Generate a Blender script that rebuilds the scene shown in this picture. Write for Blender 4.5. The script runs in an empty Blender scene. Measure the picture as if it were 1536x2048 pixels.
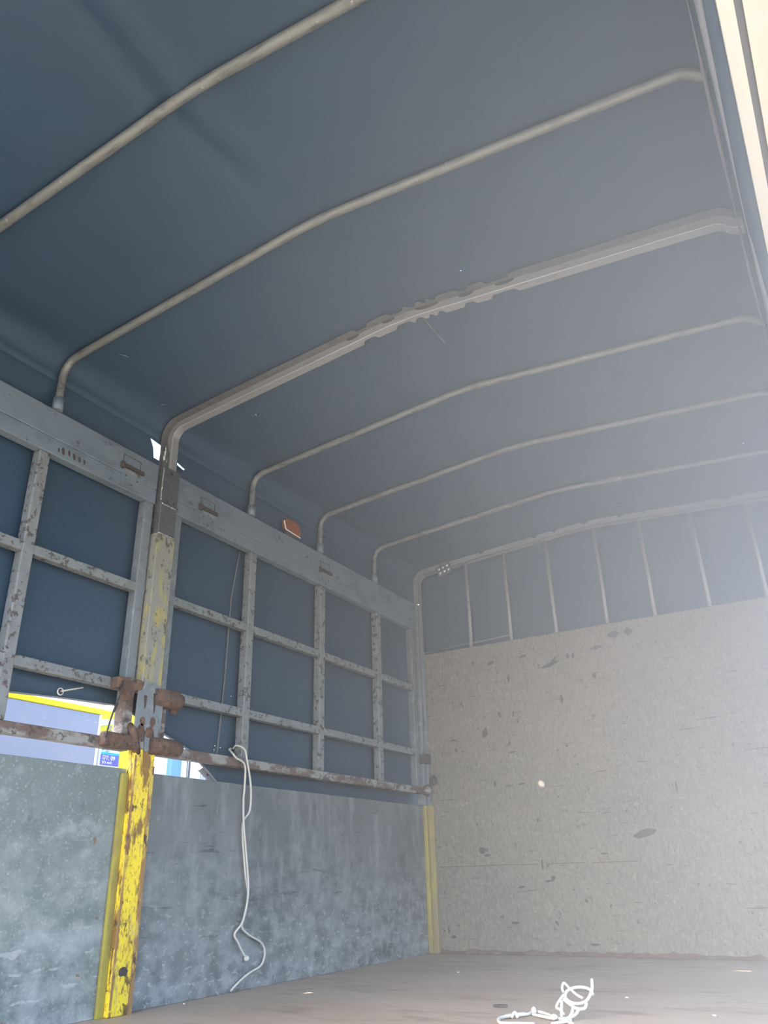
import bpy, bmesh, math, random
from mathutils import Vector, Matrix
random.seed(7)
SC = bpy.context.scene
COL = SC.collection

# ------------------------------------------------------------------ camera
cam_d = bpy.data.cameras.new('camera')
cam_d.sensor_fit = 'VERTICAL'
cam_d.sensor_height = 36.0
cam_d.lens = 1575.27 / 2048.0 * 36.0
cam_d.clip_start = 0.01
cam_d.clip_end = 500
cam = bpy.data.objects.new('camera', cam_d)
COL.objects.link(cam)
R_ = Vector((0.86090624, 0.50816233, -0.02472823))
U_ = Vector((0.23293191, -0.35047957, 0.9071421))
F_ = Vector((-0.4523087, 0.7867243, 0.42009727))
cam.matrix_world = Matrix(((R_.x, U_.x, -F_.x, 2.1557), (R_.y, U_.y, -F_.y, 0.0), (R_.z, U_.z, -F_.z, 0.364), (0, 0, 0, 1)))
SC.camera = cam

# ------------------------------------------------------------------ light
SUN_DIR = Vector((-0.30, -0.609, 0.793)).normalized()
world = bpy.data.worlds.new('world')
SC.world = world
world.use_nodes = True
wn = world.node_tree.nodes
wl = world.node_tree.links
wn.clear()
sky = wn.new('ShaderNodeTexSky')
sky.sky_type = 'NISHITA'
sky.sun_disc = False
sky.sun_elevation = math.asin(SUN_DIR.z)
sky.sun_rotation = math.pi + 0.46
sky.air_density = 1.0
sky.dust_density = 4.0
sky.ozone_density = 1.0
bg = wn.new('ShaderNodeBackground')
bg.inputs['Strength'].default_value = 0.60
wo = wn.new('ShaderNodeOutputWorld')
wl.new(sky.outputs[0], bg.inputs['Color'])
wl.new(bg.outputs[0], wo.inputs['Surface'])

sun_d = bpy.data.lights.new('sun', 'SUN')
sun_d.energy = 9.0
sun_d.color = (1.0, 0.93, 0.82)
sun_d.angle = math.radians(0.3)
sun = bpy.data.objects.new('sun', sun_d)
COL.objects.link(sun)
sun.rotation_euler = SUN_DIR.to_track_quat('Z', 'Y').to_euler()
sun.location = (0, -6, 9)

vs = SC.view_settings
vs.view_transform = 'Standard'
vs.look = 'None'
vs.gamma = 1.0
vs.use_curve_mapping = False
vs.exposure = 0.97

# ------------------------------------------------------------------ helpers
class MB:
    """collects shapes into one mesh"""
    def __init__(self):
        self.bm = bmesh.new()

    def box(self, x0, x1, y0, y1, z0, z1):
        vs_ = [self.bm.verts.new(p) for p in ((x0, y0, z0), (x1, y0, z0), (x1, y1, z0), (x0, y1, z0),
                                              (x0, y0, z1), (x1, y0, z1), (x1, y1, z1), (x0, y1, z1))]
        for f in ((3, 2, 1, 0), (4, 5, 6, 7), (0, 1, 5, 4), (1, 2, 6, 5), (2, 3, 7, 6), (3, 0, 4, 7)):
            self.bm.faces.new([vs_[i] for i in f])
        return self

    def obox(self, c, ex, ey, ez):
        """oriented box: centre and three half-axis vectors"""
        c, ex, ey, ez = Vector(c), Vector(ex), Vector(ey), Vector(ez)
        vs_ = [self.bm.verts.new(c + ex * a + ey * b + ez * d) for (a, b, d) in
               ((-1, -1, -1), (1, -1, -1), (1, 1, -1), (-1, 1, -1), (-1, -1, 1), (1, -1, 1), (1, 1, 1), (-1, 1, 1))]
        for f in ((3, 2, 1, 0), (4, 5, 6, 7), (0, 1, 5, 4), (1, 2, 6, 5), (2, 3, 7, 6), (3, 0, 4, 7)):
            self.bm.faces.new([vs_[i] for i in f])
        return self

    def tube(self, pts, r, n=10, closed=False):
        pts = [Vector(p) for p in pts]
        m = len(pts)
        rings = []
        up = Vector((0.13, 0.21, 1)).normalized()
        prev = None
        for i in range(m):
            if closed:
                t = (pts[(i + 1) % m] - pts[i - 1]).normalized()
            else:
                t = (pts[min(i + 1, m - 1)] - pts[max(i - 1, 0)]).normalized()
            if prev is None:
                a = t.cross(up)
                if a.length < 1e-3:
                    a = t.cross(Vector((1, 0, 0)))
            else:
                a = prev - t * prev.dot(t)
            a.normalize()
            prev = a
            b = t.cross(a)
            rr = r[i] if isinstance(r, (list, tuple)) else r
            rings.append([self.bm.verts.new(pts[i] + (a * math.cos(k * 2 * math.pi / n) + b * math.sin(k * 2 * math.pi / n)) * rr) for k in range(n)])
        for i in range(m if closed else m - 1):
            A, B = rings[i], rings[(i + 1) % m]
            for k in range(n):
                f = self.bm.faces.new((A[k], A[(k + 1) % n], B[(k + 1) % n], B[k]))
                f.smooth = True
        if not closed:
            self.bm.faces.new(rings[0][::-1])
            self.bm.faces.new(rings[-1])
        return self

    def prism(self, poly, axis, a, b):
        """extrude a 2D polygon along axis x, y or z from a to b"""
        def P(u, v, w):
            return {'x': (w, u, v), 'y': (u, w, v), 'z': (u, v, w)}[axis]
        A = [self.bm.verts.new(P(u, v, a)) for u, v in poly]
        B = [self.bm.verts.new(P(u, v, b)) for u, v in poly]
        n = len(poly)
        self.bm.faces.new(A[::-1])
        self.bm.faces.new(B)
        for i in range(n):
            self.bm.faces.new((A[i], A[(i + 1) % n], B[(i + 1) % n], B[i]))
        return self

    def grid(self, rows, smooth=True):
        """rows: list of equal-length lists of points"""
        V = [[self.bm.verts.new(p) for p in row] for row in rows]
        for i in range(len(V) - 1):
            for j in range(len(V[0]) - 1):
                f = self.bm.faces.new((V[i][j], V[i][j + 1], V[i + 1][j + 1], V[i + 1][j]))
                f.smooth = smooth
        return self

    def ball(self, c, r, sx=1, sy=1, sz=1, seg=12, jag=0.0):
        ret = bmesh.ops.create_icosphere(self.bm, subdivisions=2, radius=r)
        for v in ret['verts']:
            k = 1 + random.uniform(-jag, jag)
            v.co = Vector((v.co.x * sx * k, v.co.y * sy * k, v.co.z * sz * k)) + Vector(c)
        for v in ret['verts']:
            for f in v.link_faces:
                f.smooth = True
        return self

    def build(self, name, m, parent=None, bevel=0.0, solid=0.0):
        bmesh.ops.recalc_face_normals(self.bm, faces=self.bm.faces)
        me = bpy.data.meshes.new(name)
        self.bm.to_mesh(me)
        self.bm.free()
        o = bpy.data.objects.new(name, me)
        COL.objects.link(o)
        me.materials.append(m)
        if parent is not None:
            o.parent = parent
            o.matrix_parent_inverse = Matrix.Translation(parent.location).inverted()
        if bevel > 0:
            b = o.modifiers.new('bevel', 'BEVEL')
            b.width = bevel
            b.segments = 2
            b.limit_method = 'ANGLE'
        if solid:
            s = o.modifiers.new('solid', 'SOLIDIFY')
            s.thickness = abs(solid)
            s.offset = 1 if solid > 0 else -1
        return o


def tag(o, label, cat, group=None, kind=None):
    if label:
        o['label'] = label
    if cat:
        o['category'] = cat
    if group:
        o['group'] = group
    if kind:
        o['kind'] = kind
    return o


def thing(name, loc, label, cat, group=None):
    o = bpy.data.objects.new(name, None)
    o.empty_display_size = 0.05
    o.location = loc
    COL.objects.link(o)
    return tag(o, label, cat, group)


def struct(o):
    o['kind'] = 'structure'
    return o


def smooth_path(pts, n=6):
    """Catmull-Rom through the points"""
    P = [Vector(p) for p in pts]
    out = []
    for i in range(len(P) - 1):
        p0, p1, p2, p3 = P[max(i - 1, 0)], P[i], P[i + 1], P[min(i + 2, len(P) - 1)]
        for k in range(n):
            t = k / n
            out.append(0.5 * ((2 * p1) + (p2 - p0) * t + (2 * p0 - 5 * p1 + 4 * p2 - p3) * t * t + (3 * p1 - p0 - 3 * p2 + p3) * t ** 3))
    out.append(P[-1])
    return out


# ------------------------------------------------------------------ materials
def mat(name, base, rough=0.6, metal=0.0, layers=(), bump=None, rough_layers=(), spec=0.5):
    """layers: (kind, scale xyz, lo, hi, colour, detail[, strength]) mixed over base in order;
    kind noise / voronoi / spots, thresholded between lo and hi."""
    m = bpy.data.materials.new(name)
    m.use_nodes = True
    nt = m.node_tree
    N, L = nt.nodes, nt.links
    N.clear()
    out = N.new('ShaderNodeOutputMaterial')
    bs = N.new('ShaderNodeBsdfPrincipled')
    L.new(bs.outputs[0], out.inputs['Surface'])
    bs.inputs['Roughness'].default_value = rough
    bs.inputs['Metallic'].default_value = metal
    bs.inputs['Specular IOR Level'].default_value = spec
    geo = N.new('ShaderNodeNewGeometry')
    rgb = N.new('ShaderNodeRGB')
    rgb.outputs[0].default_value = (*base, 1)
    cur = rgb.outputs[0]

    def factor(kind, scale, lo, hi, detail, off=0.0):
        mp = N.new('ShaderNodeMapping')
        mp.inputs['Scale'].default_value = scale
        mp.inputs['Location'].default_value = (off, off * 0.7, off * 1.3)
        L.new(geo.outputs['Position'], mp.inputs['Vector'])
        if kind == 'noise':
            t = N.new('ShaderNodeTexNoise')
            t.inputs['Scale'].default_value = 1.0
            t.inputs['Detail'].default_value = detail
            t.inputs['Roughness'].default_value = 0.62
            L.new(mp.outputs[0], t.inputs['Vector'])
            o_ = t.outputs['Fac']
        elif kind == 'voronoi':
            t = N.new('ShaderNodeTexVoronoi')
            t.inputs['Scale'].default_value = 1.0
            L.new(mp.outputs[0], t.inputs['Vector'])
            o_ = t.outputs['Distance']
        else:
            t = N.new('ShaderNodeTexVoronoi')
            t.inputs['Scale'].default_value = 1.0
            L.new(mp.outputs[0], t.inputs['Vector'])
            sp = N.new('ShaderNodeSeparateColor')
            L.new(t.outputs['Color'], sp.inputs[0])
            o_ = sp.outputs[0]
        r = N.new('ShaderNodeMapRange')
        r.inputs['From Min'].default_value = lo
        r.inputs['From Max'].default_value = hi
        L.new(o_, r.inputs['Value'])
        return r.outputs[0]

    for i, ly in enumerate(layers):
        kind, scale, lo, hi, colr, detail = ly[:6]
        st = ly[6] if len(ly) > 6 else 1.0
        zr = ly[7] if len(ly) > 7 else None
        if isinstance(scale, (int, float)):
            scale = (scale,) * 3
        f = factor(kind, scale, lo, hi, detail, 3.1 * i + 0.37)
        if zr:      # wear, rust and painted sky light graded by height: (z0, z1, soft)
            sx = N.new('ShaderNodeSeparateXYZ')
            L.new(geo.outputs['Position'], sx.inputs[0])
            r2 = N.new('ShaderNodeMapRange')
            r2.inputs['From Min'].default_value = zr[0]
            r2.inputs['From Max'].default_value = zr[1]
            L.new(sx.outputs['XYZ'.index(zr[2]) if len(zr) > 2 else 2], r2.inputs['Value'])
            mu2 = N.new('ShaderNodeMath')
            mu2.operation = 'MULTIPLY'
            L.new(f, mu2.inputs[0])
            L.new(r2.outputs[0], mu2.inputs[1])
            f = mu2.outputs[0]
        if st != 1.0:
            mu = N.new('ShaderNodeMath')
            mu.operation = 'MULTIPLY'
            L.new(f, mu.inputs[0])
            mu.inputs[1].default_value = st
            f = mu.outputs[0]
        mx = N.new('ShaderNodeMix')
        mx.data_type = 'RGBA'
        L.new(f, mx.inputs['Factor'])
        L.new(cur, mx.inputs['A'])
        mx.inputs['B'].default_value = (*colr, 1)
        cur = mx.outputs['Result']
    L.new(cur, bs.inputs['Base Color'])
    if bump:
        sc, strength, dist = bump
        if isinstance(sc, (int, float)):
            sc = (sc,) * 3
        f = factor('noise', sc, 0.2, 0.8, 6, 1.7)
        b = N.new('ShaderNodeBump')
        b.inputs['Strength'].default_value = strength
        b.inputs['Distance'].default_value = dist
        L.new(f, b.inputs['Height'])
        L.new(b.outputs[0], bs.inputs['Normal'])
    return m


RUST = (0.085, 0.045, 0.03)
DARK = (0.05, 0.05, 0.05)
M = {}
M['tarp'] = mat('tarpaulin_vinyl', (0.0237, 0.0582, 0.0999), 0.62, layers=[
    ('noise', 1.1, 0.35, 0.75, (0.0296, 0.0613, 0.0955), 3), ('noise', (90, 7, 9), 0.74, 0.8, (0.0593, 0.0847, 0.1086), 3, 0.3)],
    bump=((3, 3, 3), 0.15, 0.02))
M['webbing'] = mat('webbing', (0.2, 0.21, 0.24), 0.7)
M['grey_paint'] = mat('worn_grey_paint', (0.17, 0.195, 0.215), 0.5, layers=[
    ('noise', 6, 0.4, 0.7, (0.145, 0.17, 0.19), 4),
    ('noise', (22, 22, 22), 0.56, 0.62, (0.24, 0.265, 0.275), 5, 0.6),
    ('noise', (40, 22, 30), 0.60, 0.635, (0.12, 0.12, 0.12), 6, 0.7)], bump=(60, 0.15, 0.003))
M['rail_paint'] = mat('smooth_grey_paint', (0.16, 0.2052, 0.2408), 0.5, layers=[
    ('noise', (8, 5, 9), 0.5, 0.62, (0.125, 0.162, 0.1904), 5),
    ('noise', (30, 16, 22), 0.63, 0.665, (0.07, 0.0864, 0.0952), 5, 0.8)], bump=(40, 0.1, 0.003))
M['chipped_paint'] = mat('chipped_grey_paint', (0.20, 0.22, 0.225), 0.55, layers=[
    ('noise', (14, 14, 14), 0.42, 0.6, (0.165, 0.185, 0.19), 4),
    ('noise', (52, 46, 52), 0.555, 0.60, (0.06, 0.045, 0.04), 8, 0.85)], bump=(70, 0.3, 0.004))
M['rusty_paint'] = mat('rusty_grey_paint', (0.27, 0.27, 0.255), 0.65, layers=[
    ('noise', (14, 9, 22), 0.45, 0.56, (0.115, 0.075, 0.06), 6, 0.9),
    ('noise', (40, 34, 40), 0.55, 0.6, (0.05, 0.04, 0.035), 6, 0.8)], bump=(60, 0.4, 0.004))
M['rust'] = mat('rusted_steel', (0.105, 0.066, 0.052), 0.75, layers=[
    ('noise', 30, 0.5, 0.62, (0.17, 0.10, 0.06), 6), ('noise', 55, 0.56, 0.63, (0.045, 0.035, 0.03), 6),
    ('noise', 22, 0.66, 0.7, (0.28, 0.28, 0.27), 4, 0.7)], bump=(70, 0.6, 0.006))
M['tube'] = mat('galvanised_tube', (0.195, 0.208, 0.195), 0.42, 0.25, layers=[
    ('noise', (14, 60, 60), 0.5, 0.68, (0.117, 0.1235, 0.117), 5), ('noise', (40, 40, 40), 0.65, 0.7, (0.429, 0.442, 0.429), 4, 0.7)],
    bump=(80, 0.2, 0.002))
M['channel'] = mat('bow_channel_steel', (0.286, 0.2925, 0.286), 0.42, 0.2, layers=[
    ('noise', (10, 40, 40), 0.55, 0.7, (0.221, 0.2236, 0.2145), 4), ('noise', 30, 0.66, 0.7, (0.156, 0.13, 0.1105), 4, 0.7)], bump=(60, 0.15, 0.002))
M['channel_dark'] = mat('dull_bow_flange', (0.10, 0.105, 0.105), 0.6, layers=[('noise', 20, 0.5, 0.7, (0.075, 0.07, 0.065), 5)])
M['channel_highlight'] = mat('bow_edge_highlight', (0.40, 0.41, 0.41), 0.35, 0.3)  # brighter metal that paints the bevel highlight along the fold
M['bare'] = mat('bare_ground_steel', (0.14, 0.15, 0.155), 0.35, 0.5, layers=[
    ('noise', (20, 20, 90), 0.45, 0.7, (0.2, 0.205, 0.205), 5), ('noise', 25, 0.6, 0.66, (0.09, 0.075, 0.06), 5)], bump=(60, 0.3, 0.003))
M['weld'] = mat('weld_bead', (0.5, 0.5, 0.48), 0.25, 0.9, bump=(90, 0.5, 0.006))
M['yellow'] = mat('yellow_rusty_paint', (0.86, 0.66, 0.028), 0.55, layers=[
    ('noise', (18, 18, 9), 0.35, 0.7, (0.74, 0.55, 0.04), 5),
    ('noise', (60, 60, 9), 0.56, 0.64, (0.55, 0.42, 0.13), 6, 0.8),
    ('noise', (26, 26, 7), 0.52, 0.585, (0.16, 0.075, 0.032), 7, 0.9),
    ('noise', (120, 120, 60), 0.55, 0.60, (0.28, 0.15, 0.045), 6, 0.65),
    ('noise', (30, 30, 22), 0.59, 0.63, (0.05, 0.03, 0.02), 7, 0.85)], bump=(70, 0.35, 0.004))
M['yellow_rust_edge'] = mat('rust_edged_yellow', (0.30, 0.17, 0.07), 0.7, layers=[
    ('noise', (30, 30, 11), 0.5, 0.6, (0.55, 0.42, 0.08), 6), ('noise', (40, 40, 20), 0.55, 0.62, (0.09, 0.05, 0.035), 6)], bump=(70, 0.4, 0.004))
M['yellow_dull'] = mat('dull_yellow_paint', (0.34, 0.30, 0.05), 0.6, layers=[
    ('noise', (20, 20, 5), 0.5, 0.65, (0.25, 0.20, 0.06), 5)])
M['yellow_grey'] = mat('yellow_showing_through_grey', (0.24, 0.244, 0.216), 0.6, layers=[
    ('noise', (24, 24, 7), 0.5, 0.58, (0.368, 0.32, 0.096), 6, 0.85),
    ('noise', (30, 34, 22), 0.57, 0.62, (0.08, 0.068, 0.052), 6, 0.85),
    ('noise', (70, 70, 50), 0.6, 0.66, (0.136, 0.104, 0.064), 5, 0.7)], bump=(70, 0.3, 0.004))
M['corner_yellow'] = mat('faded_yellow_paint', (0.36, 0.30, 0.085), 0.6, layers=[
    ('noise', (30, 30, 5), 0.46, 0.62, (0.24, 0.185, 0.10), 5, 0.85)])
M['corner_tan'] = mat('tan_showing_through_yellow', (0.27, 0.215, 0.125), 0.65, layers=[
    ('noise', (30, 30, 4), 0.5, 0.62, (0.36, 0.30, 0.09), 5, 0.8)])
M['board_front'] = mat('weathered_steel_board', (0.1748, 0.1899, 0.1935), 0.5, 0.15, layers=[
    ('noise', (5, 3.2, 3.2), 0.36, 0.66, (0.1153, 0.129, 0.1348), 6),
    ('noise', (16, 15, 4), 0.50, 0.68, (0.2517, 0.2724, 0.2759), 7, 0.75),
    ('noise', (9, 9, 7), 0.56, 0.70, (0.0734, 0.0825, 0.0932), 7, 0.7),
    ('noise', (30, 4, 46), 0.645, 0.68, (0.0595, 0.0645, 0.0716), 5, 0.75),
    ('noise', (60, 46, 12), 0.64, 0.69, (0.2797, 0.2938, 0.2938), 6, 0.6),
    ('noise', (9, 12, 16), 0.40, 0.66, (0.3671, 0.3933, 0.402), 8, 0.8, (0.62, 0.0)),  # pale scuffs that also paint the skylit bottom of the board
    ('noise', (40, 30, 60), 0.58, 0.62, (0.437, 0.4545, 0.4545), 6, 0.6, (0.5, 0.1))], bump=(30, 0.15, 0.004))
M['board_rear'] = mat('speckled_steel_board', (0.1814, 0.2167, 0.2132), 0.45, 0.2, layers=[
    ('noise', (4, 3, 3), 0.38, 0.64, (0.1479, 0.1788, 0.1753), 5),
    ('noise', (150, 150, 150), 0.55, 0.64, (0.2419, 0.2751, 0.2649), 3, 0.5),
    ('noise', (7, 6, 7), 0.56, 0.63, (0.2822, 0.3164, 0.3095), 7, 0.7),
    ('spots', (170, 170, 170), 0.93, 0.97, (0.4032, 0.4264, 0.3989), 0, 0.4),
    ('noise', (26, 26, 9), 0.60, 0.72, (0.0873, 0.11, 0.1169), 6, 0.7),
    ('noise', (20, 11, 11), 0.655, 0.69, (0.1747, 0.0894, 0.0516), 6, 0.85),
    ('noise', (8, 9, 13), 0.40, 0.64, (0.4427, 0.4743, 0.4743), 8, 0.8, (0.66, 0.0)),  # scuffs plus painted sky light, growing paler towards the floor
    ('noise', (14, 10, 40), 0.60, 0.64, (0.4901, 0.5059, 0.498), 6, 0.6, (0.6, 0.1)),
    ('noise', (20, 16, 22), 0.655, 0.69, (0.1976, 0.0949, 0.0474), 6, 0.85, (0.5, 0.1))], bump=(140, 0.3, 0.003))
M['bulkhead'] = mat('chipped_pale_bulkhead', (0.205, 0.184, 0.148), 0.6, layers=[
    ('noise', (2.2, 2, 2.6), 0.38, 0.68, (0.172, 0.158, 0.134), 5),
    ('noise', (75, 40, 42), 0.46, 0.68, (0.262, 0.234, 0.182), 9, 0.75),
    ('noise', (70, 40, 14), 0.54, 0.70, (0.135, 0.122, 0.104), 8, 0.75),
    ('noise', (30, 20, 60), 0.62, 0.70, (0.33, 0.30, 0.235), 7, 0.5),
    ('noise', (34, 10, 30), 0.655, 0.675, (0.075, 0.07, 0.063), 5, 0.85),
    ('noise', (80, 20, 80), 0.655, 0.68, (0.08, 0.07, 0.065), 4, 0.75),
    ('noise', (9, 9, 85), 0.655, 0.68, (0.075, 0.065, 0.055), 5, 0.8)], bump=((50, 50, 34), 0.5, 0.008))
M['seam'] = mat('rusty_seam', (0.14, 0.11, 0.085), 0.7)
M['chip'] = mat('dark_bare_patch', (0.085, 0.075, 0.07), 0.7)
M['floor'] = mat('dusty_rusty_floor', (0.333, 0.2677, 0.2067), 0.55, 0.0, layers=[
    ('noise', (1.6, 2.6, 2), 0.36, 0.66, (0.387, 0.3272, 0.2613), 6),
    ('noise', (4, 9, 4), 0.54, 0.68, (0.225, 0.1658, 0.1209), 7, 0.75),
    ('noise', (9, 40, 9), 0.6, 0.7, (0.468, 0.408, 0.3354), 6, 0.6),
    ('noise', (90, 90, 90), 0.68, 0.72, (0.495, 0.4505, 0.39), 3, 0.5)], bump=(30, 0.2, 0.006))
M['floor_edge'] = mat('rust_dust', (0.17, 0.12, 0.095), 0.85, layers=[('noise', 30, 0.5, 0.65, (0.24, 0.19, 0.15), 5)], bump=(60, 0.6, 0.01))
M['cord'] = mat('white_cord', (0.561, 0.544, 0.493), 0.8, bump=((300, 300, 160), 0.5, 0.002))
M['grey_cord'] = mat('grey_cord', (0.13, 0.14, 0.15), 0.7)
M['wire'] = mat('black_wire', (0.03, 0.03, 0.035), 0.5)
M['amber'] = mat('amber_plastic', (0.30, 0.085, 0.02), 0.25, layers=[('noise', 60, 0.45, 0.6, (0.2, 0.06, 0.02), 4)])
M['white_plastic'] = mat('white_plastic', (0.82, 0.8, 0.76), 0.4)
M['black_plastic'] = mat('dark_lamp_housing', (0.10, 0.10, 0.115), 0.4)
M['lens'] = mat('led_lens', (0.62, 0.62, 0.68), 0.12, 0.6)
M['cream'] = mat('cream_paint', (0.77, 0.7544, 0.6502), 0.5, layers=[
    ('noise', 12, 0.42, 0.7, (0.7452, 0.7544, 0.6955), 4), ('noise', (16, 12, 16), 0.70, 0.74, (0.621, 0.4389, 0.2117), 4, 0.8)])
M['truck_white'] = mat('bluish_white_paint', (0.3366, 0.36, 0.448), 0.4, layers=[
    ('noise', (8, 3, 8), 0.4, 0.7, (0.3774, 0.387, 0.456), 4), ('noise', (60, 6, 60), 0.68, 0.72, (0.663, 0.63, 0.656), 3, 0.5)])
M['truck_yellow'] = mat('bright_yellow_paint', (0.88, 0.74, 0.01), 0.4)
M['white_board'] = mat('white_sign_board', (0.86, 0.87, 0.86), 0.45)
M['sign_cyan'] = mat('sign_cyan', (0.05, 0.52, 0.62), 0.5)
M['sign_green'] = mat('sign_green', (0.02, 0.42, 0.36), 0.5)
M['sign_violet'] = mat('sign_violet', (0.16, 0.15, 0.60), 0.5)
M['sign_text'] = mat('sign_text_grey', (0.42, 0.45, 0.45), 0.5)
M['blue_panel'] = mat('blue_panel', (0.14, 0.32, 0.72), 0.4)
M['pole'] = mat('dark_pole', (0.06, 0.065, 0.08), 0.5)
M['concrete'] = mat('sunlit_concrete', (0.15, 0.14, 0.125), 0.9, layers=[('noise', 0.6, 0.35, 0.7, (0.125, 0.12, 0.11), 6)])
M['chassis'] = mat('dark_chassis', (0.05, 0.05, 0.05), 0.6)
M['debris'] = mat('dark_chip', (0.06, 0.05, 0.045), 0.7)
M['glint'] = mat('scuff_and_glint_vinyl', (0.2, 0.205, 0.21), 0.4)  # pale vinyl for the scuffs and a painted glint

# ------------------------------------------------------------------ dimensions (metres)
W = 2.20             # clear width, left gate face at x = 0
YF = 4.133           # face of the bulkhead
YR = 0.08           # rear end of bed and roof
RAIL = 1.875         # top of the gate rail


def lerp_tab(tab, v):
    if v <= tab[0][0]:
        return tab[0][1]
    for (a, fa), (b, fb) in zip(tab, tab[1:]):
        if v <= b:
            return fa + (fb - fa) * (v - a) / (b - a)
    return tab[-1][1]


def ridge(y):
    return lerp_tab([(-1, 2.175), (2.0, 2.178), (2.53, 2.170), (3.08, 2.163), (3.62, 2.157), (4.14, 2.152)], y)


EAVE = 2.083


def bow_path(y, off=0.0, foot=1.875, n_arc=8, both=False):
    """centre line of a bow at depth y, pushed outwards by off"""
    R = 0.07
    rz = ridge(y)
    sl = (rz - EAVE) / (1.10 - R)
    pts = [(0.0 - off, foot), (0.0 - off, 1.95), (0.0 - off, EAVE - R)]
    for k in range(1, n_arc + 1):
        a = math.pi - (math.pi / 2 - sl) * k / n_arc
        pts.append((R + math.cos(a) * (R + off), EAVE - R + math.sin(a) * (R + off)))
    for k in range(1, 9):
        x = R + (1.03 - R) * k / 8
        pts.append((x, EAVE + off + sl * (x - R) + 0.002))
    pts.append((1.10, rz + off - 0.003))
    right = [(W - x, z) for x, z in pts[:-1] if z > 2.045 + off or both]
    if not both:
        right = [(W + off + 0.016, 2.034 + off)] + right
    sl2 = right[::-1]
    return pts + sl2


# ------------------------------------------------------------------ setting
g = MB()
g.box(-40, 40, -40, 40, -1.16, -1.10)
ground = struct(g.build('ground', M['concrete']))

f = MB()
f.box(-0.03, W + 0.01, 0.0, YF + 0.03, -0.06, 0.0)
floor = struct(f.build('floor', M['floor']))
e = MB()
rows = []
for k in range(67):
    x = 0.05 + (W - 0.06) * k / 66
    wd = 0.018 + 0.02 * random.random()
    rows.append([(x, YF - wd, 0.0012), (x, YF - wd * 0.5, 0.006 + 0.006 * random.random()), (x, YF - 0.001, 0.012 + 0.012 * random.random())])
e.grid(rows)
o = e.build('rust_scale', M['floor_edge'])
tag(o, 'thin line of rust scale along the foot of the bulkhead', 'rust', kind='stuff')

b = MB()
b.box(0.0, W, YF, YF + 0.03, 0.0, 1.5635)
wall_front = struct(b.build('wall_front', M['bulkhead'], bevel=0.003))
s = MB()
for (x0, x1, z0) in ((0.06, 0.34, 0.4005), (0.345, 0.50, 0.402), (0.505, 0.62, 0.4005), (0.66, 0.86, 0.4005), (0.90, 1.12, 0.399)):
    s.box(x0, x1, YF - 0.0025, YF + 0.001, z0, z0 + 0.0045)
s.build('seam', M['seam'], wall_front)


def leaf_patch(mb, x, z, a, bb, ang, y=YF):
    ring = []
    n = 14
    for k in range(n):
        t = 2 * math.pi * k / n
        u = math.cos(t) * a
        v = math.sin(t) * bb * (1 - 0.35 * abs(math.cos(t))) * random.uniform(0.75, 1.15)
        ring.append((x + u * math.cos(ang) - v * math.sin(ang), z + u * math.sin(ang) + v * math.cos(ang)))
    mb.prism(ring, 'y', y - 0.0012, y + 0.0005)


p = MB()
for (x, z, a, bb, ang) in ((1.169, 0.522, 0.058, 0.02, 0.2), (0.385, 1.07, 0.017, 0.032, -0.2), (0.80, 1.392, 0.055, 0.012, 0.25), (0.82, 1.41, 0.03, 0.012, 0.9),
                           (1.06, 1.445, 0.035, 0.009, 0.1), (0.45, 1.45, 0.022, 0.01, 0.3), (0.645, 1.46, 0.025, 0.008, 0.2), (0.55, 1.35, 0.007, 0.025, 0),
                           (0.84, 1.20, 0.008, 0.03, 0), (0.48, 1.16, 0.008, 0.02, 0.2), (0.56, 1.155, 0.006, 0.022, -0.2), (0.32, 0.475, 0.018, 0.022, 0.6), (0.345, 0.452, 0.02, 0.007, 0),
                           (0.52, 0.30, 0.02, 0.006, 0.05), (0.67, 0.325, 0.03, 0.006, 0.05), (0.69, 0.338, 0.012, 0.012, 0.4), (0.47, 0.14, 0.022, 0.009, 0.05),
                           (0.86, 0.05, 0.025, 0.006, 0), (0.10, 0.105, 0.005, 0.02, 0), (0.125, 0.075, 0.016, 0.008, 0), (0.685, 0.14, 0.006, 0.016, 0.5), (0.845, 0.235, 0.008, 0.012, 0.4),
                           (0.64, 0.40, 0.005, 0.03, 0), (1.16, 1.50, 0.03, 0.02, 0.1), (1.24, 1.505, 0.022, 0.025, 0.0), (0.93, 1.42, 0.008, 0.02, 0), (0.90, 1.425, 0.008, 0.018, 0),
                           (0.42, 0.80, 0.006, 0.018, 0), (0.50, 0.785, 0.025, 0.005, 0), (0.57, 0.79, 0.022, 0.005, 0.1), (1.0, 0.82, 0.03, 0.003, 0), (1.03, 1.3, 0.01, 0.02, 0.1),
                           (1.45, 0.98, 0.05, 0.003, 0), (1.55, 1.02, 0.06, 0.003, 0.05), (1.74, 0.86, 0.07, 0.0025, 0.04), (1.35, 0.72, 0.006, 0.03, 0), (0.96, 0.44, 0.02, 0.004, 0), (1.6, 0.2, 0.05, 0.003, 0)):
    leaf_patch(p, x, z, a, bb, ang)
p.build('bare_patch', M['chip'], wall_front)

# ------------------------------------------------------------------ sideboards
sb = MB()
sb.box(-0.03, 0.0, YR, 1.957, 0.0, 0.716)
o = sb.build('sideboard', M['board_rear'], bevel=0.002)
tag(o, 'speckled pale grey-green steel sideboard left of the yellow post', 'sideboard')
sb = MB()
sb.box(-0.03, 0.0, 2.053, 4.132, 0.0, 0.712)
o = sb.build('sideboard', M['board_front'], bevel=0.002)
tag(o, 'dark mottled steel sideboard between the rusty yellow post and the bulkhead corner', 'sideboard')

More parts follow.
